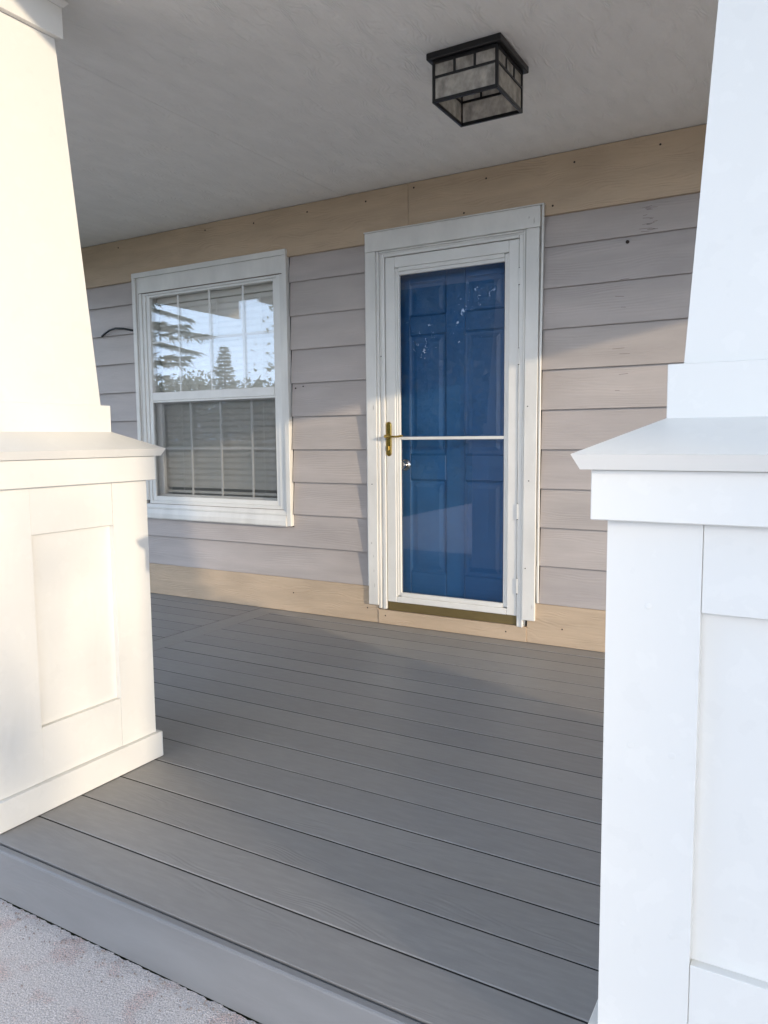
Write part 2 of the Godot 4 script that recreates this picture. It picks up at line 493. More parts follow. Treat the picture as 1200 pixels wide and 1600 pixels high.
func entrance(h: Node3D) -> void:
	var f := sub("door_frame", h)
	bx("casing_board", M.trim, f, -0.910, 2.2265, -0.02, 0.1605, 2.334, 0.022, 0.002)
	bx("casing_board", M.trim, f, -0.909, 0.119, -0.02, -0.842, 2.2255, 0.019, 0.002)
	var rc := mb()
	box(rc, Vector3(-0.036, -1.0475, -0.02), Vector3(0.036, 1.0475, 0.019), 0.002)
	var rco := part(rc, "casing_board", M.trim, f)
	rco.position += Vector3(0.1165, 1.178, 0)
	rco.rotation.z = -0.003
	bx("drip_cap", M.trim, f, -0.913, 2.3345, -0.02, 0.181, 2.3405, 0.030, 0.001)
	var bt := mb()
	tube(bt, [Vector3(0.163, 0.232, 0.006), Vector3(0.164, 0.8, 0.009), Vector3(0.166, 1.5, 0.014), Vector3(0.174, 2.1, 0.019), Vector3(0.1745, 2.334, 0.018)], [0.0075, 0.0075, 0.008, 0.008, 0.008], 4)
	part(bt, "edge_batten", M.trim, f)
	var bl := mb()
	tube(bl, [Vector3(-0.914, 0.232, 0.004), Vector3(-0.913, 1.1, 0.006), Vector3(-0.913, 2.33, 0.006)], [0.007, 0.006, 0.006], 4)
	part(bl, "edge_batten", M.trim, f)
	# jamb lining between the storm door and the front door
	bx("jamb", M.jamb, f, -0.835, 0.02, -0.165, -0.812, 2.2350, -0.012, 0.001)
	bx("jamb", M.jamb, f, 0.062, 0.02, -0.165, 0.085, 2.2350, -0.012, 0.001)
	bx("jamb", M.jamb, f, -0.812, 2.205, -0.165, 0.062, 2.235, -0.012, 0.001)
	bx("threshold", M.sweep, f, -0.811, 0.02, -0.165, 0.061, 0.089, -0.02, 0.002)
	# stop mouldings and storm door rails
	bx("moulding", M.trim, f, -0.8415, 0.098, -0.02, -0.8235, 2.2255, 0.012, 0.003)
	bx("moulding", M.trim, f, -0.8225, 0.098, -0.02, -0.8105, 2.2150, 0.004, 0.002)
	bx("moulding", M.vinyl, f, -0.8095, 0.098, -0.02, -0.7890, 2.2040, 0.008, 0.002)
	bx("moulding", M.trim, f, 0.0665, 0.085, -0.02, 0.0790, 2.2255, 0.012, 0.003)
	bx("moulding", M.vinyl, f, 0.0425, 0.085, -0.02, 0.0655, 2.2040, 0.007, 0.002)
	bx("moulding", M.trim, f, -0.8225, 2.2155, -0.02, 0.0655, 2.2258, 0.010, 0.003)
	bx("moulding", M.trim, f, -0.8095, 2.2045, -0.02, 0.0655, 2.2150, 0.004, 0.002)
	bx("moulding", M.vinyl, f, -0.788, 2.189, -0.02, 0.0415, 2.2040, 0.007, 0.002)
	# bare chips in the old paint
	rng.seed = 29
	for p in [[-0.862, 1.32], [-0.872, 0.42], [-0.87, 0.33], [-0.885, 0.50], [-0.866, 0.24], [0.135, 0.21], [0.128, 2.26], [0.10, 2.28]]:
		var s := mb()
		var w := rng.randf_range(0.002, 0.004)
		var t := rng.randf_range(0.006, 0.02)
		var z := 0.0225 if p[1] > 2.2265 else 0.0193
		tri(s, Vector3(-w, -t, 0), Vector3(w * 1.3, -t * 0.4, 0), Vector3(0.2 * w, t, 0), Vector3.BACK)
		tri(s, Vector3(-w, -t, 0), Vector3(0.2 * w, t, 0), Vector3(-w * 1.2, t * 0.3, 0), Vector3.BACK)
		var o := part(s, "paint_chip", M.chip, f)
		o.position += Vector3(p[0], p[1], z)
	for p in [[-0.878, 0.86], [0.10, 1.30], [0.095, 0.42], [-0.815, 1.62], [0.11, 0.90]]:
		dot(f, "nail", M.nail, p[0], p[1], 0.0195 if p[0] != -0.815 else 0.0045, 0.0035)

	# storm door
	var d := sub("storm_door", h, "white storm door with two clear panes and brass lever")
	var X0 := -0.7857; var X1 := 0.0385; var Y0 := 0.1445; var Y1 := 2.1855
	var GX0 := -0.697; var GX1 := -0.0446; var GY0 := 0.2055; var GY1 := 2.080
	bx("stile", M.vinyl, d, X0, Y0, -0.03, -0.7225, Y1, 0.0, 0.003)
	bx("stile", M.vinyl, d, -0.0185, Y0, -0.03, X1, Y1, 0.0, 0.003)
	bx("rail", M.vinyl, d, -0.7220, Y1 - 0.062, -0.03, -0.0190, Y1, -0.0005, 0.003)
	bx("rail", M.vinyl, d, -0.7220, Y0, -0.03, -0.0190, Y0 + 0.036, -0.0005, 0.003)
	for q in [[-0.7220, -0.7105, 0.0045], [-0.7100, GX0, 0.009]]:
		bx("glazing_bead", M.vinyl, d, q[0], GY0 - 0.02, -0.028, q[1], GY1 + 0.04, -q[2], 0.002)
		bx("glazing_bead", M.vinyl, d, -0.0190 if q[2] < 0.006 else -0.0315, GY0 - 0.02, -0.028, -0.0310 if q[2] < 0.006 else GX1, GY1 + 0.04, -q[2], 0.002)
	bx("glazing_bead", M.vinyl, d, GX0 + 0.0005, GY1, -0.028, GX1 - 0.0005, GY1 + 0.020, -0.0085, 0.002)
	bx("glazing_bead", M.vinyl, d, GX0 + 0.0005, GY1 + 0.0205, -0.028, GX1 - 0.0005, GY1 + 0.0425, -0.0042, 0.002)
	bx("glazing_bead", M.vinyl, d, GX0 + 0.0005, GY0 - 0.0245, -0.028, GX1 - 0.0005, GY0, -0.0075, 0.002)
	bx("glass_pane", M.pane, d, GX0 - 0.004, 1.138, -0.020, GX1 + 0.004, GY1 + 0.004, -0.016, 0.0)
	bx("glass_pane", M.pane, d, GX0 - 0.004, GY0 - 0.004, -0.027, GX1 + 0.004, 1.134, -0.023, 0.0)
	bx("meeting_rail", M.vinyl, d, GX0 + 0.001, 1.1265, -0.024, GX1 - 0.001, 1.1435, -0.0105, 0.002)
	bx("door_sweep", M.sweep, d, X0 + 0.002, 0.0925, -0.028, X1 - 0.001, Y0 - 0.0015, -0.003, 0.001)
	for y in [0.273, 0.688, 1.528, 1.948]:
		bx("hinge", M.vinyl, d, 0.0395, y, -0.02, 0.0475, y + 0.084, 0.0095, 0.001)
		bx("hinge_pin", M.nail, d, 0.0390, y - 0.004, -0.02, 0.0470, y - 0.0005, 0.0085, 0.0005)
		bx("hinge_pin", M.nail, d, 0.0390, y + 0.0845, -0.02, 0.0470, y + 0.0865, 0.0085, 0.0005)
	# brass lever set
	var e := mb()
	var py := []
	for k in 9:
		var a := PI * k / 8.0
		py.append(Vector2(cos(a) * 0.0175, 1.2165 + sin(a) * 0.0175))
	for k in 9:
		var a := PI + PI * k / 8.0
		py.append(Vector2(cos(a) * 0.0175, 1.0470 + sin(a) * 0.0175))
	for k in py.size():
		var a: Vector2 = py[k]
		var b: Vector2 = py[(k + 1) % py.size()]
		var o3 := Vector3(a.x + b.x, (a.y - 1.1318) * 0.3, 0)
		var ai := Vector2(a.x * 0.75, 1.1318 + (a.y - 1.1318) * 0.96)
		var bi := Vector2(b.x * 0.75, 1.1318 + (b.y - 1.1318) * 0.96)
		quad(e, Vector3(a.x, a.y, 0), Vector3(b.x, b.y, 0), Vector3(b.x, b.y, 0.005), Vector3(a.x, a.y, 0.005), o3)
		quad(e, Vector3(a.x, a.y, 0.005), Vector3(b.x, b.y, 0.005), Vector3(bi.x, bi.y, 0.008), Vector3(ai.x, ai.y, 0.008), Vector3.BACK)
		tri(e, Vector3(ai.x, ai.y, 0.008), Vector3(bi.x, bi.y, 0.008), Vector3(0, 1.1318, 0.008), Vector3.BACK)
	var eo := part(e, "escutcheon", M.brass, d)
	eo.position += Vector3(-0.7665, 0, 0.0005)
	var l := mb()
	lathe_z(l, -0.7665, 1.147, [[0.008, 0.013], [0.016, 0.012], [0.020, 0.009], [0.042, 0.008], [0.048, 0.0095], [0.053, 0.006], [0.054, 0.0001]], 16)
	tube(l, [Vector3(-0.7665, 1.147, 0.043), Vector3(-0.745, 1.1475, 0.047), Vector3(-0.715, 1.145, 0.047), Vector3(-0.685, 1.1455, 0.044), Vector3(-0.662, 1.1490, 0.041), Vector3(-0.650, 1.1505, 0.039)], [0.0075, 0.0065, 0.006, 0.0065, 0.0065, 0.003], 10)
	part(l, "lever", M.brass, d)
	bx("lock_thumbturn", M.brass, d, -0.7735, 1.062, 0.0085, -0.7595, 1.092, 0.016, 0.003)

	# blue six panel front door behind it
	var b := sub("front_door", h, "blue six panel front door behind the storm door glass")
	var zf := -0.118
	bx("slab", M.blue, b, -0.811, 0.09, -0.160, 0.061, 2.204, -0.133, 0.0)
	var L0 := -0.686; var L1 := -0.448; var R0 := -0.326; var R1 := -0.088
	bx("stile", M.blue, b, -0.811, 0.09, -0.1325, L0, 2.204, zf, 0.003)
	bx("stile", M.blue, b, L1, 0.09, -0.1325, R0, 2.204, zf, 0.003)
	bx("stile", M.blue, b, R1, 0.09, -0.1325, 0.061, 2.204, zf, 0.003)
	var rows := [[0.322, 0.886], [1.035, 1.745], [1.855, 2.045]]
	var edges := [0.09, 0.322, 0.886, 1.035, 1.745, 1.855, 2.045, 2.204]
	for k in [0, 2, 4, 6]:
		bx("rail", M.blue, b, L0 + 0.0005, edges[k], -0.1325, L1 - 0.0005, edges[k + 1], zf - 0.0003, 0.003)
		bx("rail", M.blue, b, R0 + 0.0005, edges[k], -0.1325, R1 - 0.0005, edges[k + 1], zf - 0.0003, 0.003)
	for r in rows:
		for c in [[L0, L1], [R0, R1]]:
			var s := mb()
			var ax: float = c[0]; var bx_: float = c[1]; var ay: float = r[0]; var by: float = r[1]
			# sticking slope, flat, then the raised field
			var rings := [[0.001, -0.1184], [0.009, -0.1230], [0.024, -0.1236], [0.046, -0.1196]]
			for k in 3:
				var i0: float = rings[k][0]; var z0: float = rings[k][1]; var i1: float = rings[k + 1][0]; var z1: float = rings[k + 1][1]
				var p0 := [Vector3(ax + i0, ay + i0, z0), Vector3(bx_ - i0, ay + i0, z0), Vector3(bx_ - i0, by - i0, z0), Vector3(ax + i0, by - i0, z0)]
				var p1 := [Vector3(ax + i1, ay + i1, z1), Vector3(bx_ - i1, ay + i1, z1), Vector3(bx_ - i1, by - i1, z1), Vector3(ax + i1, by - i1, z1)]
				for q in 4:
					quad(s, p0[q], p0[(q + 1) % 4], p1[(q + 1) % 4], p1[q], Vector3.BACK)
			var i: float = rings[3][0]
			quad(s, Vector3(ax + i, ay + i, rings[3][1]), Vector3(bx_ - i, ay + i, rings[3][1]), Vector3(bx_ - i, by - i, rings[3][1]), Vector3(ax + i, by - i, rings[3][1]), Vector3.BACK)
			part(s, "door_panel", M.blue, b)
	var kn := mb()
	lathe_z(kn, -0.716, 0.974, [[-0.118, 0.033], [-0.113, 0.033], [-0.110, 0.028], [-0.106, 0.014], [-0.086, 0.012], [-0.078, 0.021], [-0.070, 0.027], [-0.060, 0.0285], [-0.052, 0.026], [-0.047, 0.019], [-0.0455, 0.0001]], 28)
	part(kn, "door_knob", M.nickel, b)

func window(h: Node3D) -> void:
	var w := sub("window", h, "white sash window with flat grilles over ivory blinds")
	# outer casing
	bx("casing_board", M.trim, w, -2.881, 0.606, -0.02, -2.847, 2.2925, 0.020, 0.002)
	bx("casing_board", M.trim, w, -1.5295, 0.570, -0.02, -1.4955, 2.2925, 0.020, 0.002)
	bx("casing_board", M.trim, w, -2.881, 2.293, -0.02, -1.4955, 2.328, 0.021, 0.002)
	for q in [[-2.8255, 2.1808, -1.5300, 2.1838, 0.0118], [-2.8252, 0.7, -2.8228, 2.1800, 0.0137], [-2.8255, 0.6742, -1.5302, 0.6768, 0.0085]]:
		bx("sealant", M.sealant, w, q[0], q[1], -0.01, q[2], q[3], q[4], 0.0005)
	bx("head_board", M.trim, w, -2.8255, 2.184, -0.02, -1.5300, 2.2925, 0.011, 0.002)
	bx("casing_board", M.trim, w, -2.8460, 0.665, -0.02, -2.8265, 2.2920, 0.006, 0.002)
	bx("casing_board", M.trim, w, -2.8255, 0.700, -0.02, -2.7960, 2.1805, 0.013, 0.002)
	bx("casing_board", M.trim, w, -1.5580, 0.665, -0.02, -1.5300, 2.1805, 0.009, 0.002)
	# frame
	bx("frame", M.vinyl, w, -2.7955, 0.675, -0.06, -2.768, 2.1800, 0.004, 0.002)
	bx("frame", M.vinyl, w, -1.5905, 0.675, -0.06, -1.5585, 2.1800, 0.004, 0.002)
	bx("frame", M.vinyl, w, -2.7675, 2.1660, -0.06, -1.5910, 2.1800, 0.004, 0.002)
	bx("frame", M.vinyl, w, -2.7675, 0.675, -0.06, -1.5910, 0.6990, 0.004, 0.002)
	# upper sash
	bx("sash_stile", M.vinyl, w, -2.7675, 1.400, -0.045, -2.7380, 2.1655, -0.006, 0.003)
	bx("sash_stile", M.vinyl, w, -1.6230, 1.400, -0.045, -1.5910, 2.1655, -0.006, 0.003)
	bx("sash_rail", M.vinyl, w, -2.7375, 2.1500, -0.045, -1.6235, 2.1655, -0.006, 0.002)
	bx("meeting_rail", M.vinyl, w, -2.7375, 1.4180, -0.045, -1.6235, 1.4780, -0.003, 0.004)
	bx("glass_pane", M.pane, w, -2.7395, 1.4760, -0.0200, -1.6215, 2.1520, -0.0165, 0.0)
	bx("glass_pane", M.pane, w, -2.7395, 1.4760, -0.0370, -1.6215, 2.1520, -0.0335, 0.0)
	for x in [-2.475, -2.183, -1.888]:
		bx("grille_bar", M.vinyl, w, x - 0.009, 1.4785, -0.0300, x + 0.009, 2.1495, -0.0240, 0.0015)
	for k in 4:
		var xs := [-2.7370, -2.475, -2.183, -1.888, -1.6240]
		bx("grille_bar", M.vinyl, w, xs[k] + (0.0095 if k > 0 else 0.0), 1.827, -0.0295, xs[k + 1] - (0.0095 if k < 3 else 0.0), 1.843, -0.0245, 0.0015)
	# lower sash, set back behind the insect screen
	bx("screen_frame", M.vinyl, w, -2.7670, 0.6995, -0.020, -2.7350, 1.4175, -0.003, 0.002)
	bx("screen_frame", M.vinyl, w, -1.6205, 0.6995, -0.020, -1.5915, 1.4175, -0.003, 0.002)
	bx("screen_frame", M.vinyl, w, -2.7345, 0.6995, -0.020, -1.6210, 0.7310, -0.003, 0.002)
	bx("screen_frame", M.vinyl, w, -2.7345, 1.4060, -0.020, -1.6210, 1.4175, -0.006, 0.002)
	bx("insect_screen", M.screen, w, -2.7350, 0.7305, -0.0125, -1.6205, 1.4065, -0.0120, 0.0)
	bx("sash_stile", M.vinyl, w, -2.7670, 0.6995, -0.095, -2.7120, 1.4200, -0.0610, 0.003)
	bx("sash_stile", M.vinyl, w, -1.6300, 0.6995, -0.095, -1.5915, 1.4200, -0.0610, 0.003)
	bx("sash_rail", M.vinyl, w, -2.7115, 0.6995, -0.095, -1.6305, 0.7420, -0.0610, 0.003)
	bx("sash_rail", M.vinyl, w, -2.7115, 1.4000, -0.095, -1.6305, 1.4400, -0.0610, 0.003)
	bx("glass_pane", M.pane, w, -2.7125, 0.7410, -0.0720, -1.6295, 1.4010, -0.0690, 0.0)
	bx("glass_pane", M.pane, w, -2.7125, 0.7410, -0.0870, -1.6295, 1.4010, -0.0840, 0.0)
	for x in [-2.44, -2.160, -1.882]:
		bx("grille_bar", M.vinyl, w, x - 0.008, 0.7425, -0.0815, x + 0.008, 1.3995, -0.0755, 0.0015)
	for k in 4:
		var xs := [-2.7110, -2.44, -2.160, -1.882, -1.6310]
		bx("grille_bar", M.vinyl, w, xs[k] + (0.0085 if k > 0 else 0.0), 1.067, -0.0810, xs[k + 1] - (0.0085 if k < 3 else 0.0), 1.082, -0.0760, 0.0015)
	# sloped sill in two steps
	var s := mb()
	prism_x(s, [Vector2(0.640, -0.02), Vector2(0.640, 0.019), Vector2(0.652, 0.019), Vector2(0.674, 0.006), Vector2(0.674, -0.02)], -2.8255, -1.5302)
	part(s, "sill", M.trim, w)
	var s2 := mb()
	prism_x(s2, [Vector2(0.5665, -0.02), Vector2(0.5665, 0.022), Vector2(0.5750, 0.028), Vector2(0.6050, 0.028), Vector2(0.6385, 0.021), Vector2(0.6385, -0.02)], -2.8840, -1.5302)
	part(s2, "sill", M.trim, w)
	# wooden lining of the opening
	bx("jamb", M.jamb, w, -2.7898, 0.6205, -0.20, -2.7700, 2.1795, -0.0605, 0.0)
	bx("jamb", M.jamb, w, -1.6000, 0.6205, -0.20, -1.5802, 2.1795, -0.0605, 0.0)
	bx("jamb", M.jamb, w, -2.7698, 2.1605, -0.20, -1.6002, 2.1795, -0.0605, 0.0)
	bx("jamb", M.jamb, w, -2.7698, 0.6205, -0.20, -1.6002, 0.6700, -0.0605, 0.0)
	# the room behind
	var r := thing("room", "dim room behind the window blind", "room", Vector3(-2.2, 0.0, -1.4))
	r.set_meta("kind", "structure")
	bx("room_wall", M.room, r, -3.6, 0.1, -2.42, -0.9, 2.6, -2.4, 0.0)
	bx("room_wall", M.room, r, -3.62, 0.1, -2.4, -3.6, 2.6, -0.205, 0.0)
	bx("room_wall", M.room, r, -0.9, 0.1, -2.4, -0.88, 2.6, -0.205, 0.0)
	bx("room_ceiling", M.room, r, -3.62, 2.6, -2.42, -0.88, 2.62, -0.205, 0.0)
	bx("room_floor", M.room, r, -3.62, 0.08, -2.42, -0.88, 0.1, -0.205, 0.0)
	# slatted blind hanging inside
	var bl := thing("window_blind", "ivory slatted blind hanging closed behind the window glass", "blind", Vector3(-2.19, 0.75, -0.14))
	bx("headrail", M.blind, bl, -2.765, 2.115, -0.155, -1.605, 2.158, -0.105, 0.002)
	var sl := mb()
	var w2 := 0.0245
	var ang := deg_to_rad(73)
	var dy := sin(ang) * w2
	var dz := cos(ang) * w2
	var bow := Vector2(-sin(ang + PI / 2), cos(ang + PI / 2)) * 0.0
	prism_x(sl, [Vector2(-dy, -dz), Vector2(-0.002, 0.0025), Vector2(dy, dz), Vector2(0.002, -0.0005)], -0.575, 0.575)
	var slat_mesh := sl.commit()
	var yy := 2.088
	rng.seed = 5
	while yy > 0.80:
		var o := MeshInstance3D.new()
		o.name = "slat"
		o.mesh = slat_mesh
		o.material_override = M.blind
		bl.add_child(o, true)
		o.position = Vector3(0, yy - 0.75, 0.01) 
		o.rotation.x = rng.randf_range(-0.05, 0.05)
		yy -= 0.0425
	bx("bottom_rail", M.blind, bl, -2.765, 0.752, -0.145, -1.615, 0.770, -0.110, 0.002)
	for x in [-2.55, -2.19, -1.80]:
		bx("ladder_cord", M.blind, bl, x - 0.002, 0.77, -0.104, x + 0.002, 2.115, -0.1025, 0.0)

# ---------------------------------------------------------------- porch
func deck() -> void:
	var d := thing("porch_deck", "grey composite board porch deck with rim board above the concrete", "deck", Vector3(0, -0.138, 1.4))
	var zs := []
	for k in 19:
		zs.append(2.7295 - (0.157 * k - 0.0002 * k * (k - 1)))
	rng.seed = 3
	for k in 18:
		var z1: float = zs[k] - (0.0028 if k > 0 else 0.0045)
		var z0: float = zs[k + 1] + 0.0028
		if k == 17:
			z0 = -0.018
		if z1 - z0 < 0.03:
			continue
		var lift := rng.randf_range(-0.0008, 0.0008)
		for s in [[WEST, -1.778], [-1.617, EAST]]:
			var st := mb()
			var y := lift
			prism_x(st, [Vector2(-0.026, z0), Vector2(-0.026, z1), Vector2(y - 0.0030, z1), Vector2(y - 0.0009, z1 - 0.0007), Vector2(y, z1 - 0.0026), Vector2(y, z0 + 0.0026), Vector2(y - 0.0009, z0 + 0.0007), Vector2(y - 0.0030, z0)], s[0], s[1])
			part(st, "deck_board", M["deck%d" % ((k * 3 + (0 if s[0] < -3 else 1)) % 4)], d)
	# near-black strips that stand in for the shade in the board gaps
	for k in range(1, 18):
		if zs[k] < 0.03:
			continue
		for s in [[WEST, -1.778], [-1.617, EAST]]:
			bx("joint_shade", M.gap_shade, d, s[0] + 0.001, -0.02, zs[k] - 0.0029, s[1] - 0.001, -0.0020 if k < 7 else -0.0012, zs[k] + 0.0029, 0.0)
	bx("joint_shade", M.gap_shade, d, -1.7778, -0.02, -0.01, -1.7752, -0.0014, 2.72, 0.0)
	bx("joint_shade", M.gap_shade, d, -1.6198, -0.02, -0.01, -1.6172, -0.0014, 2.72, 0.0)
	bx("breaker_board", M.deck2, d, -1.775, -0.026, -0.018, -1.620, -0.0005, 2.7265, 0.002)
	bx("joist_frame", M.under, d, WEST + 0.02, -0.12, -0.02, EAST - 0.02, -0.0285, 2.726, 0.0)
	var st := mb()
	prism_x(st, [Vector2(-0.139, 2.7335), Vector2(-0.139, 2.7570), Vector2(-0.004, 2.7570), Vector2(0.0005, 2.7555), Vector2(0.0025, 2.7515), Vector2(0.0025, 2.7385), Vector2(0.0005, 2.7345), Vector2(-0.003, 2.7335)], WEST, EAST)
	part(st, "rim_board", M.rim, d)
	bx("rim_board", M.rim, d, EAST + 0.002, -0.139, -0.02, EAST + 0.026, 0.002, 2.757, 0.003)
	bx("rim_board", M.rim, d, WEST - 0.026, -0.139, -0.02, WEST - 0.002, 0.002, 2.757, 0.003)

func pillar(i: int) -> void:
	var labels := ["white tapered porch pillar at the deck end beyond the window",
		"white tapered porch pillar with a sunlit recessed panel, standing before the window",
		"white tapered porch pillar with its panelled front in cool shade, past the door's hinge side",
		"white tapered porch pillar at the deck corner where the sun comes in"]
	var cx: float = PILLARS[i]
	var p := thing("porch_pillar", labels[i], "pillar", Vector3(cx, 0, ZC), "white porch pillars along the deck edge")
	var HB := 0.300
	var T := 0.020
	var SW := 0.148
	# recessed field behind the frame
	bx("panel", M.pillar, p, cx - HB + T, 0.09, ZC - HB + T, cx + HB - T, 1.0, ZC + HB - T, 0.0)
	for sx in [-1, 1]:
		for sz in [-1, 1]:
			var st := mb()
			var y0 := 0.0935
			var y1 := 1.0000
			# L-shaped corner board
			var pts := [Vector2(HB, HB), Vector2(HB, HB - SW), Vector2(HB - T, HB - SW), Vector2(HB - T, HB - T), Vector2(HB - SW, HB - T), Vector2(HB - SW, HB)]
			for k in 6:
				var a: Vector2 = pts[k]
				var b: Vector2 = pts[(k + 1) % 6]
				var out: Vector2 = [Vector2(1, 0), Vector2(0, -1), Vector2(-1, 0), Vector2(0, -1), Vector2(-1, 0), Vector2(0, 1)][k]
				quad(st, Vector3(cx + sx * a.x, y0, ZC + sz * a.y), Vector3(cx + sx * b.x, y0, ZC + sz * b.y), Vector3(cx + sx * b.x, y1, ZC + sz * b.y), Vector3(cx + sx * a.x, y1, ZC + sz * a.y), Vector3(out.x * sx, 0, out.y * sz))
			part(st, "corner_board", M.pillar, p)
	for q in [[-0.262, 0.30], [-0.180, 0.302], [-0.255, 0.62], [-0.188, 0.615], [-0.232, 0.86], [0.25, 0.4], [0.19, 0.7]]:
		var pl := mb()
		lathe_z(pl, 0, 0, [[-0.002, 0.0055], [0.0004, 0.0055], [0.0007, 0.003], [0.0007, 0.0001]], 12)
		var po := part(pl, "nail_plug", M.pillar, p)
		po.position = Vector3(q[0], q[1], HB)
	var r := HB - SW - 0.0006
	for y in [[0.0935, 0.262], [0.857, 1.0]]:
		for s in [-1, 1]:
			bx("rail", M.pillar, p, cx - r, y[0], ZC + s * (HB - T), cx + r, y[1], ZC + s * (HB - 0.0012), 0.001)
			bx("rail", M.pillar, p, cx + s * (HB - T), y[0], ZC - r, cx + s * (HB - 0.0012), y[1], ZC + r, 0.001)
	bx("plinth", M.pillar, p, cx - 0.317, 0.002, ZC - 0.317, cx + 0.317, 0.0930, ZC + 0.317, 0.0015)
	bx("band", M.pillar, p, cx - 0.323, 1.0005, ZC - 0.323, cx + 0.323, 1.0835, ZC + 0.323, 0.0015)
	var c := mb()
	frustum(c, cx, ZC, 1.0840, 0.3375, 1.1090, 0.3500, true)
	frustum(c, cx, ZC, 1.1091, 0.3500, 1.1670, 0.2240, false)
	part(c, "cap", M.pillar, p)
	bx("collar", M.pillar, p, cx - 0.2245, 1.150, ZC - 0.2245, cx + 0.2245, 1.2560, ZC + 0.2245, 0.0012)
	var t := mb()
	frustum(t, cx, ZC, 1.2562, 0.2025, 2.4295, 0.1385, true)
	part(t, "shaft", M.pillar, p)
	bx("capital", M.pillar, p, cx - 0.158, 2.4300, ZC - 0.158, cx + 0.158, 2.5260, ZC + 0.158, 0.0015)
	var m := mb()
	frustum(m, cx, ZC, 2.5262, 0.160, 2.5420, 0.173, true)
	part(m, "crown_moulding", M.pillar, p)

func roof() -> void:
	var r := thing("porch_roof", "porch roof with pale grey embossed ceiling boards and white beam", "roof", Vector3(0, CEIL, 1.3))
	bx("ceiling_board", M.ceiling, r, WEST, CEIL, -0.018, -1.0762, CEIL + 0.012, 2.30, 0.001)
	bx("ceiling_board", M.ceiling, r, -1.0748, CEIL, -0.018, 1.362, CEIL + 0.012, 2.30, 0.001)
	bx("ceiling_board", M.ceiling, r, 1.3632, CEIL, -0.018, EAST - 0.022, CEIL + 0.012, 2.30, 0.001)
	bx("beam", M.pillar, r, WEST + 0.5, 2.5430, ZC - 0.135, EAST - 0.4, 2.80, ZC + 0.135, 0.003)
	# deck of the roof and its edge boards
	bx("roof_deck", M.roof, r, WEST - 0.02, CEIL + 0.013, -0.018, EAST, CEIL + 0.06, 2.25, 0.0)
	bx("roof_deck", M.roof, r, WEST - 0.02, 2.802, -0.018, EAST, 2.866, 2.58, 0.0)
	bx("eave", M.pillar, r, WEST - 0.02, 2.872, 2.0, EAST, 2.93, 3.13, 0.003)
	bx("fascia", M.pillar, r, WEST - 0.02, 2.868, 3.131, EAST, 3.02, 3.152, 0.003)
	bx("fascia", M.pillar, r, EAST - 0.02, 2.352, -0.018, EAST + 0.002, 2.86, 2.56, 0.002)
	bx("fascia", M.pillar, r, WEST - 0.024, 2.450, -0.018, WEST - 0.004, 2.86, 2.56, 0.002)

func lamp() -> void:
	var c := Vector3(0.272, CEIL, 1.1055)
	var l := thing("ceiling_lamp", "unlit black box lantern with dusty glass panes under the porch ceiling", "lamp", c)
	var H := 0.1329
	var B := 2.4056
	var T := 2.5573
	bx("ceiling_plate", M.black, l, c.x - 0.1502, T, c.z - 0.1502, c.x + 0.1502, CEIL - 0.001, c.z + 0.1502, 0.003)
	var b := 0.0055
	for sx in [-1, 1]:
		for sz in [-1, 1]:
			bx("corner_post", M.black, l, c.x + sx * (H - 2 * b), B, c.z + sz * (H - 2 * b), c.x + sx * H, T - 0.0005, c.z + sz * H, 0.0008)
	var inn := H - 2 * b - 0.0003
	for s in [-1, 1]:
		# bottom, middle and top bars, two short mullions on each side
		for y in [[B, B + 0.013], [2.4935, 2.5025]]:
			bx("frame_bar", M.black, l, c.x - inn, y[0], c.z + s * (H - 2 * b + 0.001), c.x + inn, y[1], c.z + s * (H - 0.0005), 0.0006)
			bx("frame_bar", M.black, l, c.x + s * (H - 2 * b + 0.001), y[0], c.z - inn, c.x + s * (H - 0.0005), y[1], c.z + inn, 0.0006)
		bx("frame_bar", M.black, l, c.x - inn, T - 0.012, c.z + s * (H - 2 * b + 0.001), c.x + inn, T - 0.0006, c.z + s * (H - 0.0005), 0.0006)
		bx("frame_bar", M.black, l, c.x + s * (H - 2 * b + 0.001), T - 0.012, c.z - inn, c.x + s * (H - 0.0005), T - 0.0006, c.z + inn, 0.0006)
		for k in [-1, 1]:
			var q: float = k * 0.041
			bx("mullion", M.black, l, c.x + q - 0.0045, 2.5028, c.z + s * (H - 2 * b + 0.001), c.x + q + 0.0045, T - 0.0123, c.z + s * (H - 0.0005), 0.0006)
			bx("mullion", M.black, l, c.x + s * (H - 2 * b + 0.001), 2.5028, c.z + q - 0.0045, c.x + s * (H - 0.0005), T - 0.0123, c.z + q + 0.0045, 0.0006)
		bx("glass_pane", M.lampglass, l, c.x - inn, B + 0.004, c.z + s * (H - b - 0.0012), c.x + inn, T - 0.002, c.z + s * (H - b + 0.0012), 0.0)
		bx("glass_pane", M.lampglass, l, c.x + s * (H - b - 0.0012), B + 0.004, c.z - inn, c.x + s * (H - b + 0.0012), T - 0.002, c.z + inn, 0.0)

func cable() -> void:
	var st := mb()
	tube(st, [Vector3(-3.235, 1.915, 0.004), Vector3(-3.20, 1.928, 0.012), Vector3(-3.13, 1.950, 0.020), Vector3(-3.06, 1.9575, 0.024), Vector3(-2.98, 1.950, 0.020), Vector3(-2.915, 1.936, 0.012), Vector3(-2.884, 1.930, 0.002)], [0.0075, 0.0075, 0.0075, 0.0075, 0.0075, 0.0075, 0.0075], 8)
	var o := put(st, "cable", M.rubber)
	tag(o, "short black cable bowed out of the siding beside the window", "cable")

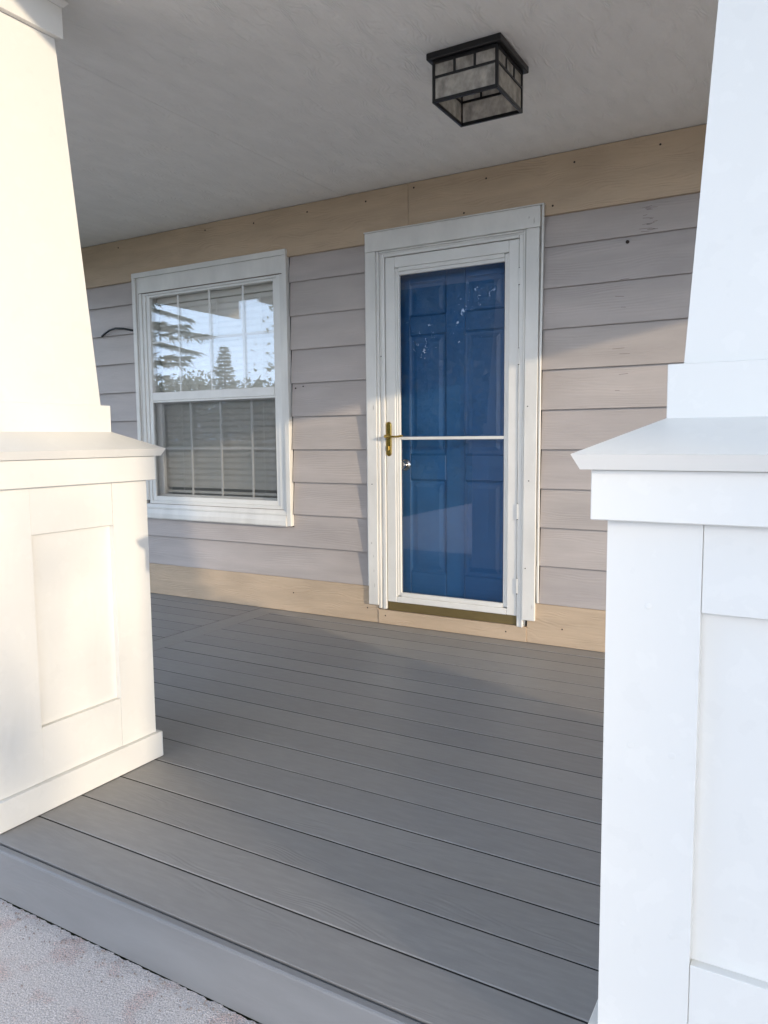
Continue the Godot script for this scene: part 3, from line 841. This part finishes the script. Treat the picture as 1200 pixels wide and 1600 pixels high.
# ---------------------------------------------------------------- ground
func ground() -> void:
	var g := mb()
	quad(g, Vector3(-250, -0.17, -250), Vector3(250, -0.17, -250), Vector3(250, -0.17, 250), Vector3(-250, -0.17, 250), Vector3.UP)
	var go := put(g, "lawn", M.grass)
	tag(go, "mown green lawn round the house", "lawn", "", "structure")
	var st := mb()
	var n := noise(71, 1.7, 4)
	var e := 0.05
	var xs := []
	var x := -4.4
	while x < 12.05:
		xs.append(x)
		x += 0.008 if x > -1.2 and x < 1.0 else 0.25
	# a strip with a crumbled edge along the rim board, then the slab
	for k in xs.size() - 1:
		var a: float = xs[k]
		var b: float = xs[k + 1]
		var za := 2.7588 + 0.0035 * n.get_noise_2d(a * 9.0, 0.0) + 0.006 * n.get_noise_2d(a * 40.0, 3.0)
		var zb := 2.7588 + 0.0035 * n.get_noise_2d(b * 9.0, 0.0) + 0.006 * n.get_noise_2d(b * 40.0, 3.0)
		quad(st, Vector3(a, -0.141, za), Vector3(b, -0.141, zb), Vector3(b, -0.138, 2.79), Vector3(a, -0.138, 2.79), Vector3.UP)
		quad(st, Vector3(a, -0.141, za), Vector3(b, -0.141, zb), Vector3(b, -0.165, zb), Vector3(a, -0.165, za), Vector3.FORWARD)
	quad(st, Vector3(-4.4, -0.138, 2.79), Vector3(12.0, -0.138, 2.79), Vector3(12.0, -0.138, 14.0), Vector3(-4.4, -0.138, 14.0), Vector3.UP)
	var o := put(st, "walkway", M.concrete)
	tag(o, "washed pinkish concrete walk in front of the deck", "walkway", "", "structure")

func grit() -> void:
	rng.seed = 77
	var st := mb()
	for k in 420:
		var x := rng.randf_range(-0.7, 0.9)
		var z := 2.766 + absf(rng.randfn()) * (0.03 if k % 3 else 0.5)
		var q := rng.randf_range(0.0012, 0.0034)
		var c := Vector3(x, -0.1375 + q * 0.5, z)
		var a := rng.randf() * TAU
		var u := Vector3(cos(a), 0.2, sin(a)) * q
		var v := Vector3(-sin(a), 0.1, cos(a)) * q * rng.randf_range(0.6, 1.0)
		var t := Vector3(0, q * 0.9, 0)
		for p in [[u, v], [v, -u], [-u, -v], [-v, u]]:
			tri(st, c + p[0], c + p[1], c + t, p[0] + p[1] + t)
			tri(st, c + p[0], c + p[1], c - t, p[0] + p[1] - t)
	var o := put(st, "gravel", M.grit)
	tag(o, "loose grit strewn on the concrete along the rim board", "gravel", "", "stuff")

# ---------------------------------------------------------------- trees (mirrored in the glass and shading the porch)
func spray(st: SurfaceTool, at: Vector3, dir: Vector3, length: float, width: float) -> void:
	var side := dir.cross(Vector3(rng.randf() - 0.5, rng.randf() - 0.5, rng.randf() - 0.5)).normalized() * width
	tri(st, at - side, at + side, at + dir * length, Vector3.UP)

func spruce(called: String, label: String, category: String, group: String, base: Vector3, height: float, reach: float, low: float, seed_: int, m: Material, whorls: int, per: int, sprays: int, size: float, extra: Array) -> void:
	rng.seed = seed_
	var t := thing(called, label, category, base, group)
	var s := mb()
	tube(s, [Vector3(0, -0.05, 0), Vector3(0.02, height * 0.5, 0), Vector3(0, height, 0)], [height * 0.022 + 0.03, height * 0.012 + 0.02, 0.01], 8)
	put(s, "trunk", M.bark, t)
	var c := mb()
	for k in whorls:
		var f := float(k) / whorls
		var y := low + (height - low) * pow(f, 0.9)
		var r := reach * pow(1.0 - f, 0.85) + 0.1
		var a0 := rng.randf() * TAU
		for j in per:
			var a := a0 + TAU * j / per + rng.randf_range(-0.35, 0.35)
			var rr := r * rng.randf_range(0.5, 1.15)
			var d := Vector3(cos(a), 0, sin(a))
			var droop := rng.randf_range(0.12, 0.3)
			var pts := []
			for q in 5:
				var u := q / 4.0
				pts.append(Vector3(0, y, 0) + d * rr * u + Vector3(0, -droop * rr * u + 0.13 * rr * u * u * 1.4, 0))
			tube(c, pts, [0.03 * size * 6, 0.025 * size * 6, 0.02 * size * 5, 0.012 * size * 5, 0.004], 3)
			var nsp := int(sprays * (rr / reach) + 4)
			for q in nsp:
				var u := sqrt(rng.randf()) * 0.97 + 0.03
				var i := mini(int(u * 4.0), 3)
				var at: Vector3 = pts[i].lerp(pts[i + 1], u * 4.0 - i)
				var lat := d.cross(Vector3.UP) * rng.randf_range(-1, 1)
				var dd := (d * rng.randf_range(0.1, 0.9) + lat * 1.2 + Vector3(0, rng.randf_range(-0.75, 0.25), 0)).normalized()
				at += lat * 0.22 * rr * (1.0 - u * 0.8)
				spray(c, at, dd, size * rng.randf_range(1.2, 3.0), size * rng.randf_range(0.18, 0.35))
	# single long boughs
	for x in extra:
		var a3: Vector3 = x[0]
		var b3: Vector3 = x[1]
		var d3 := (b3 - a3).normalized()
		var mid := a3.lerp(b3, 0.55) + Vector3(0, 0.12, 0)
		tube(c, [a3, mid, b3], [0.05, 0.03, 0.006], 4)
		for q in 2200:
			var u := pow(rng.randf(), 0.7)
			var at := a3.lerp(b3, u) + Vector3(0, 0.12 * sin(PI * u), 0)
			var lat := d3.cross(Vector3.UP) * rng.randfn() * 0.5
			var wide := 0.6 * (1.0 - u * 0.65) * (0.35 + 0.65 * absf(sin(u * 23.0 + a3.y)))
			spray(c, at + lat * wide, (d3 * 0.8 + lat + Vector3(0, -0.2 - 0.9 * rng.randf() * rng.randf(), 0)).normalized(), rng.randf_range(0.10, 0.26), 0.012)
	put(c, "crown", m, t)

func leafy(called: String, label: String, category: String, group: String, base: Vector3, height: float, reach: float, low: float, seed_: int, m: Material, clumps: int, leaves: int, size: float, clump_r: float) -> void:
	rng.seed = seed_
	var t := thing(called, label, category, base, group)
	var s := mb()
	var heads := []
	for k in clumps:
		var p := Vector3.ZERO
		while true:
			p = Vector3(rng.randf_range(-1, 1), rng.randf_range(-1, 1), rng.randf_range(-1, 1))
			if p.length() < 1.0 and p.length() > 0.35:
				break
		heads.append(Vector3(p.x * reach, low + (height - low) * (p.y * 0.5 + 0.5), p.z * reach))
	tube(s, [Vector3(0, -0.05, 0), Vector3(0.05, low * 0.6 + 0.3, 0), Vector3(-0.05, (low + height) * 0.5, 0.05), Vector3(0, height * 0.9, 0)], [height * 0.018, height * 0.0165, height * 0.011, 0.02], 8)
	for k in range(0, clumps, 2):
		var hd: Vector3 = heads[k]
		var y0 := lerpf(low, hd.y, 0.45)
		tube(s, [Vector3(0, y0, 0), Vector3(hd.x * 0.5, lerpf(y0, hd.y, 0.6), hd.z * 0.5), hd], [height * 0.008, height * 0.005, 0.008], 4)
	put(s, "trunk", M.bark, t)
	var c := mb()
	for hd in heads:
		for q in leaves:
			var p := Vector3(rng.randfn(), rng.randfn() * 0.7, rng.randfn()) * clump_r * 0.5
			var dd := Vector3(rng.randfn(), rng.randfn(), rng.randfn()).normalized()
			spray(c, hd + p, dd, size * rng.randf_range(0.7, 1.5), size * rng.randf_range(0.25, 0.5))
	put(c, "crown", m, t)

func trees() -> void:
	# dense pine that the storm door mirrors
	leafy("pine_tree", "dense bushy pine mirrored dark in the storm door glass", "tree", "front yard trees", Vector3(-6.5, -0.17, 12.6), 8.6, 2.7, 0.5, 101, M.pine, 125, 230, 0.16, 0.85)
	# spruce whose branch tips reach into the window's reflection
	spruce("spruce_tree", "tall spruce whose drooping branch tips show in the window glass", "tree", "front yard trees", Vector3(-16.2, -0.17, 9.2), 13.0, 4.2, 3.4, 103, M.needle, 20, 9, 150, 0.14,
		[[Vector3(0, 4.2, 0), Vector3(5.5, 3.25, -0.6)], [Vector3(0, 4.4, 0), Vector3(5.0, 3.75, 0.4)], [Vector3(0, 5.2, 0), Vector3(4.55, 4.15, 0.3)]])
	# small maple at the edge of the window's reflection
	leafy("maple_tree", "small open maple whose twigs edge the window's mirrored sky", "tree", "front yard trees", Vector3(-8.35, -0.17, 9.3), 4.6, 1.0, 1.9, 109, M.leaf, 26, 60, 0.085, 0.5)
	# unseen tree, added so its trunk keeps the low sun off the pillar fronts
	leafy("added_shade_tree", "unseen tall tree added so its bare trunk shades the pillar fronts", "tree", "front yard trees", Vector3(14.0, -0.17, 2.09 + 0.352 * 14.0), 12.0, 3.2, 6.6, 111, M.leaf, 60, 120, 0.15, 1.0)
	leafy("birch_tree", "small open birch far off along the low sun's path", "tree", "front yard trees", Vector3(26.0, -0.17, 11.9), 6.6, 1.9, 3.4, 113, M.leaf, 22, 22, 0.12, 0.9)
	# unseen tree behind the camera, its canopy added to cut high sky light
	leafy("maple_tree", "unseen broad tree with its canopy added over the walk to cut skylight", "tree", "front yard trees", Vector3(5.2, -0.17, 10.5), 12.5, 6.0, 5.4, 117, M.leaf, 230, 110, 0.26, 1.7)
	# far trees on the skyline of the window's reflection
	spruce("spruce_tree", "slim far spruce standing above the far tree line", "tree", "far trees", Vector3(-38.2, -0.17, 40.5), 8.5, 1.7, 1.2, 107, M.far, 26, 7, 60, 0.15, [])
	var far := [[-46.5, 6.2, 2.6], [-43.4, 6.4, 2.2], [-50.5, 6.0, 2.6], [-35.6, 5.6, 2.2], [-32.6, 6.6, 2.0], [-30.2, 5.9, 2.2], [-27.0, 6.8, 2.6]]
	for k in far.size():
		leafy("broadleaf_tree", "round leafy tree in the far row mirrored along the foot of the window's sky", "tree", "far trees", Vector3(far[k][0], -0.17, 41.0 + (k % 3) * 1.5), far[k][1], far[k][2], 0.6, 120 + k, M.far, 44, 60, 0.36, 1.3)
	var hedge := [[-23.0, 5.4, 2.8], [-18.6, 6.2, 3.0], [-14.0, 5.8, 2.8]]
	for k in hedge.size():
		leafy("broadleaf_tree", "low round tree far behind the pine in the door's reflection", "tree", "trees behind the pine", Vector3(hedge[k][0], -0.17, 39.0 + k), hedge[k][1], hedge[k][2], 0.2, 140 + k, M.far, 60, 60, 0.4, 1.5)

func _ready() -> void:
	light_and_lens()
	materials()
	ground()
	house()
	deck()
	roof()
	for i in 4:
		pillar(i)
	lamp()
	cable()
	grit()
	trees()
